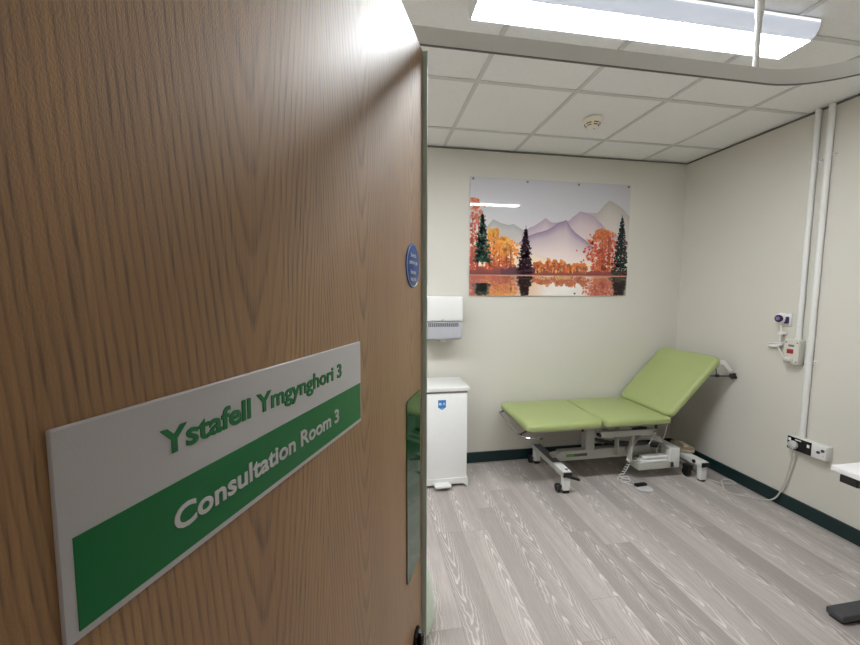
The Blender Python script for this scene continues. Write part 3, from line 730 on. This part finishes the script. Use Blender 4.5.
# ------------------------------------------------------------ conduits on the right wall
def conduit(y, z0, label, r, clips):
    t = thing('conduit', label, 'conduit', (RW, y, z0))
    bm = BM(); tube(bm, [(-r-.004, 0, 0), (-r-.004, 0, CEIL-z0+.004)], r, 18, False); obj('pipe', bm, WHITE, t)
    bm = BM(); tube(bm, [(-r-.004, 0, 0), (-r-.004, 0, .018)], r+.003, 18, False); obj('collar', bm, WHITE, t)
    for zc in clips:
        bm = BM(); tube(bm, [(-r-.004, 0, zc-z0-.010), (-r-.004, 0, zc-z0+.010)], r+.003, 18, False)
        rr(bm, -.004, 0, zc-z0-.010, .008, .070, .02, .003, .002, n=2)
        obj('saddle_clip', bm, WHITE, t)
        bm = BM(); tube(bm, [(-.0105, -.029, zc-z0), (-.006, -.029, zc-z0)], .004, 8, False); obj('clip_screw', bm, CHROME, t)
conduit(1.926, .536, 'long white wall conduit running down to the low twin socket', .0165, (2.37, 1.055))
conduit(1.998, 1.186, 'shorter white wall conduit ending at the red switch box', .0155, (2.35,))

# red-switch box
sb = thing('switch_box', 'white surface switch box with red rocker below the shorter conduit', 'switch box', (RW, 2.008, 1.026))
YM = mat('aged_white_plastic', 'd3cfc6', .4, noise=.03)
Mw = Matrix.Rotation(-PI/2, 4, 'Y')     # local z -> -x (out of the wall)
def wbox(bm, y0, y1, z0, z1, x0, x1, e=.003): box(bm, -x1, -x0, y0, y1, z0, z1, e)
bm = BM(); wbox(bm, -.044, .044, 0, .166, 0, .048, .005); obj('back_box', bm, YM, sb)
bm = BM(); wbox(bm, -.0435, .0435, .001, .165, .0485, .056, .003); fp = obj('face_plate', bm, YM, sb)
bm = BM(); wbox(bm, -.016, .018, .118, .132, .056, .059, .0014); obj('indicator_window', bm, mat('smoky_window', '6a726c', .3), fp)
bm = BM(); wbox(bm, -.014, .022, .072, .102, .056, .063, .002); obj('red_rocker', bm, mat('red_plastic', 'a01c22', .35), fp, 'dark red rocker')
bm = BM(); wbox(bm, -.014, .030, .016, .044, .056, .074, .004); obj('cord_outlet', bm, YM, fp)
for y, z in ((-.033, .018), (.036, .014), (-.033, .146), (.033, .146)):
    bm = BM(); tube(bm, [(-.0575, y, z), (-.0555, y, z)], .0042, 8, False); obj('plate_screw', bm, mat('screw_brown', '6d6558', .5, metal=.4), fp)

ap = thing('alarm_unit', 'white and purple corded call unit on the right wall beside conduits', 'call unit', (RW, 2.077, 1.277))
bm = BM(); wbox(bm, -.022, .046, .0, .086, 0, .014, .003); obj('wall_plate', bm, WHITE, ap)
Mo = Matrix.Translation((-.014, .022, .052)) @ Matrix.Rotation(-PI/2, 4, 'Y')
PUR = mat('purple_plastic', '3f2b58', .35); 
bm = BM(); lathe(bm, [(.032, 0), (.034, .02), (.031, .038), (.024, .044), (0, .044)], Mo @ Matrix.Diagonal((1.15, .9, 1, 1))); obj('plug_body', bm, WHITE, ap)
bm = BM(); lathe(bm, [(.026, .036), (.026, .046), (.022, .050), (.018, .048)], Mo); pr = obj('purple_ring', bm, PUR, ap, 'dark purple ring')
bm = BM(); lathe(bm, [(.013, .047), (.013, .054), (.008, .056)], Mo, 16); obj('centre_button', bm, mat('lilac_plastic', '8d7aa8', .4), pr)
bm = BM(); wbox(bm, -.014, .006, .018, .066, .014, .040, .006); obj('purple_socket', bm, PUR, ap)
bm = BM(); tube(bm, [(-.03, .015, .02), (-.03, .01, -.02), (-.035, .006, -.075), (-.035, .004, -.11), (-.03, -.004, -.125)], .0045, 8)
tube(bm, [(-.03, -.004, -.12), (-.032, .03, -.14), (-.032, .075, -.142), (-.032, .082, -.128), (-.032, .045, -.118), (-.032, .0, -.112), (-.036, -.035, -.100)], .0052, 8)
tube(bm, [(-.032, .02, -.142), (-.034, .0, -.168), (-.036, -.018, -.19), (-.042, -.035, -.200)], .0045, 8)
tube(bm, [(-.03, -.006, -.118), (-.03, .03, -.132), (-.028, .07, -.134), (-.028, .075, -.125), (-.028, .03, -.124), (-.03, -.01, -.118)], .0045, 8)
bm.transform(Matrix.Translation((0, .014, -.008))); obj('lead', bm, WHITE, ap)
bm = BM(); wbox(bm, -.002, .034, -.062, -.042, .0, .042, .003); obj('cord_clip', bm, WHITE, ap)

# low twin socket with blanking plate
so = thing('socket_box', 'low white dado box with black twin socket on the right wall', 'socket', (RW, 1.878, .448))
bm = BM(); wbox(bm, -.108, .110, 0, .090, 0, .046, .003); obj('back_box', bm, WHITE, so)
bm = BM(); wbox(bm, -.028, .108, .002, .088, .0462, .053, .002); bp = obj('black_face_plate', bm, BLACKG, so, 'glossy black twin socket plate')
bm = BM(); wbox(bm, .086, .101, .058, .078, .053, .056, .001); obj('rocker_switch', bm, WHITE, bp)
bm = BM(); wbox(bm, -.020, -.006, .050, .070, .053, .056, .001); obj('rocker_switch', bm, WHITE, bp)
bm = BM(); wbox(bm, .028, .063, .072, .080, .053, .0545, .0005); obj('plate_label', bm, WHITE, bp)
bm = BM(); wbox(bm, -.106, -.029, .002, .088, .0462, .052, .002); wp = obj('white_face_plate', bm, WHITE, so, 'white plate with two round sockets')
for y, z in ((-.068, .045), (-.090, .062)):
    bm = BM(); lathe(bm, [(.009, 0), (.009, .006), (.007, .008), (.003, .005), (0, .005)], Matrix.Translation((-.052, y, z)) @ Mw, 16); obj('round_outlet', bm, DKGREY, wp)
for y, z in ((-.040, .048), (-.094, .030)): bm = BM(); tube(bm, [(-.053, y, z), (-.0515, y, z)], .003, 8, False); obj('plate_screw', bm, GREYM, wp)

# power cord of the couch
pc = thing('power_cord', 'pale grey mains lead with plug running from the socket to the couch', 'power cord', (2.70, 2.25, 0))
def rel(P, o=(2.70, 2.25, 0)): return [Vector(p)-Vector(o) for p in P]
bm = BM(); tube(bm, rel([(2.803, 1.946, .474), (2.812, 1.948, .43), (2.825, 1.96, .37), (2.834, 1.98, .26), (2.840, 2.01, .14), (2.838, 2.045, .05), (2.81, 2.09, .010), (2.74, 2.15, .006), (2.67, 2.205, .006), (2.655, 2.25, .006), (2.71, 2.32, .006), (2.77, 2.38, .007), (2.83, 2.375, .012), (2.82, 2.31, .016), (2.775, 2.31, .014), (2.72, 2.36, .006), (2.68, 2.44, .006), (2.67, 2.50, .02), (2.63, 2.54, .06), (2.55, 2.545, .11), (2.49, 2.54, .12)]), .0048, 8)
obj('cable', bm, mat('cable_white', 'c9c6c0', .45), pc)
bm = BM(); Mp = Matrix.Translation(Vector((2.814, 1.946, .486))-Vector((2.70, 2.25, 0))) @ Mw
lathe(bm, [(.027, 0), (.029, .006), (.026, .018), (.017, .024), (0, .024)], Mp, 24); obj('plug', bm, mat('plug_grey', 'c4c2bf', .4), pc)
PUTZ = None

# ------------------------------------------------------------ desk at the right
dk = thing('desk', 'white-topped desk with dark grey metal legs by the right wall', 'desk', (2.48, .66, 0))
bm = BM(); box(bm, -.39, .385, -.62, .632, .695, .72, .002); obj('desktop', bm, mat('desk_white', 'e8e6e6', .4, noise=.01), dk)
for s_ in (-1, 1):
    yy = s_*.56+.012
    bm = BM(); box(bm, -.382, .33, yy-.035, yy+.03, .655, .694, .004); fr_ = obj('top_bar', bm, DKGREY if s_ > 0 else DKGREY, dk)
    bm = BM(); box(bm, -.386, -.382, yy-.033, yy+.028, .657, .692, .001); obj('bar_cap', bm, BLACK, fr_)
    bm = BM(); box(bm, .0, .07, yy-.035, yy+.035, .03, .655, .005); obj('leg', bm, DKGREY, dk)
    bm = BM(); rr(bm, -.018, yy+.004, .012, .72, .070, .030, .012, .008, n=4); ft = obj('foot', bm, DKGREY, dk)
    bm = BM(); rr(bm, -.018, yy+.004, .0, .70, .056, .013, .008, .002, n=3); obj('foot_pad', bm, BLACK, ft)
bm = BM(); box(bm, .015, .055, -.52, .54, .60, .65, .003); obj('cross_rail', bm, DKGREY, dk)

# ------------------------------------------------------------ pale tub just behind the door edge
tb = thing('waste_tub', 'pale mint rounded plastic tub mostly hidden behind the door edge', 'tub', (.160, 1.52, 0))
MINT = mat('mint_plastic', 'd8e6d2', .3, noise=.02)
bm = BM(); lathe(bm, [(.095, .012), (.106, .020), (.112, .045), (.112, .10), (.107, .17), (.098, .235), (.085, .275), (.079, .285), (.074, .28), (.07, .20), (0, .03)], None, 40); obj('tub_body', bm, MINT, tb)
bm = BM(); lathe(bm, [(.085, 0), (.092, .002), (.094, .014)], None, 32); obj('base_ring', bm, BLACK, tb)
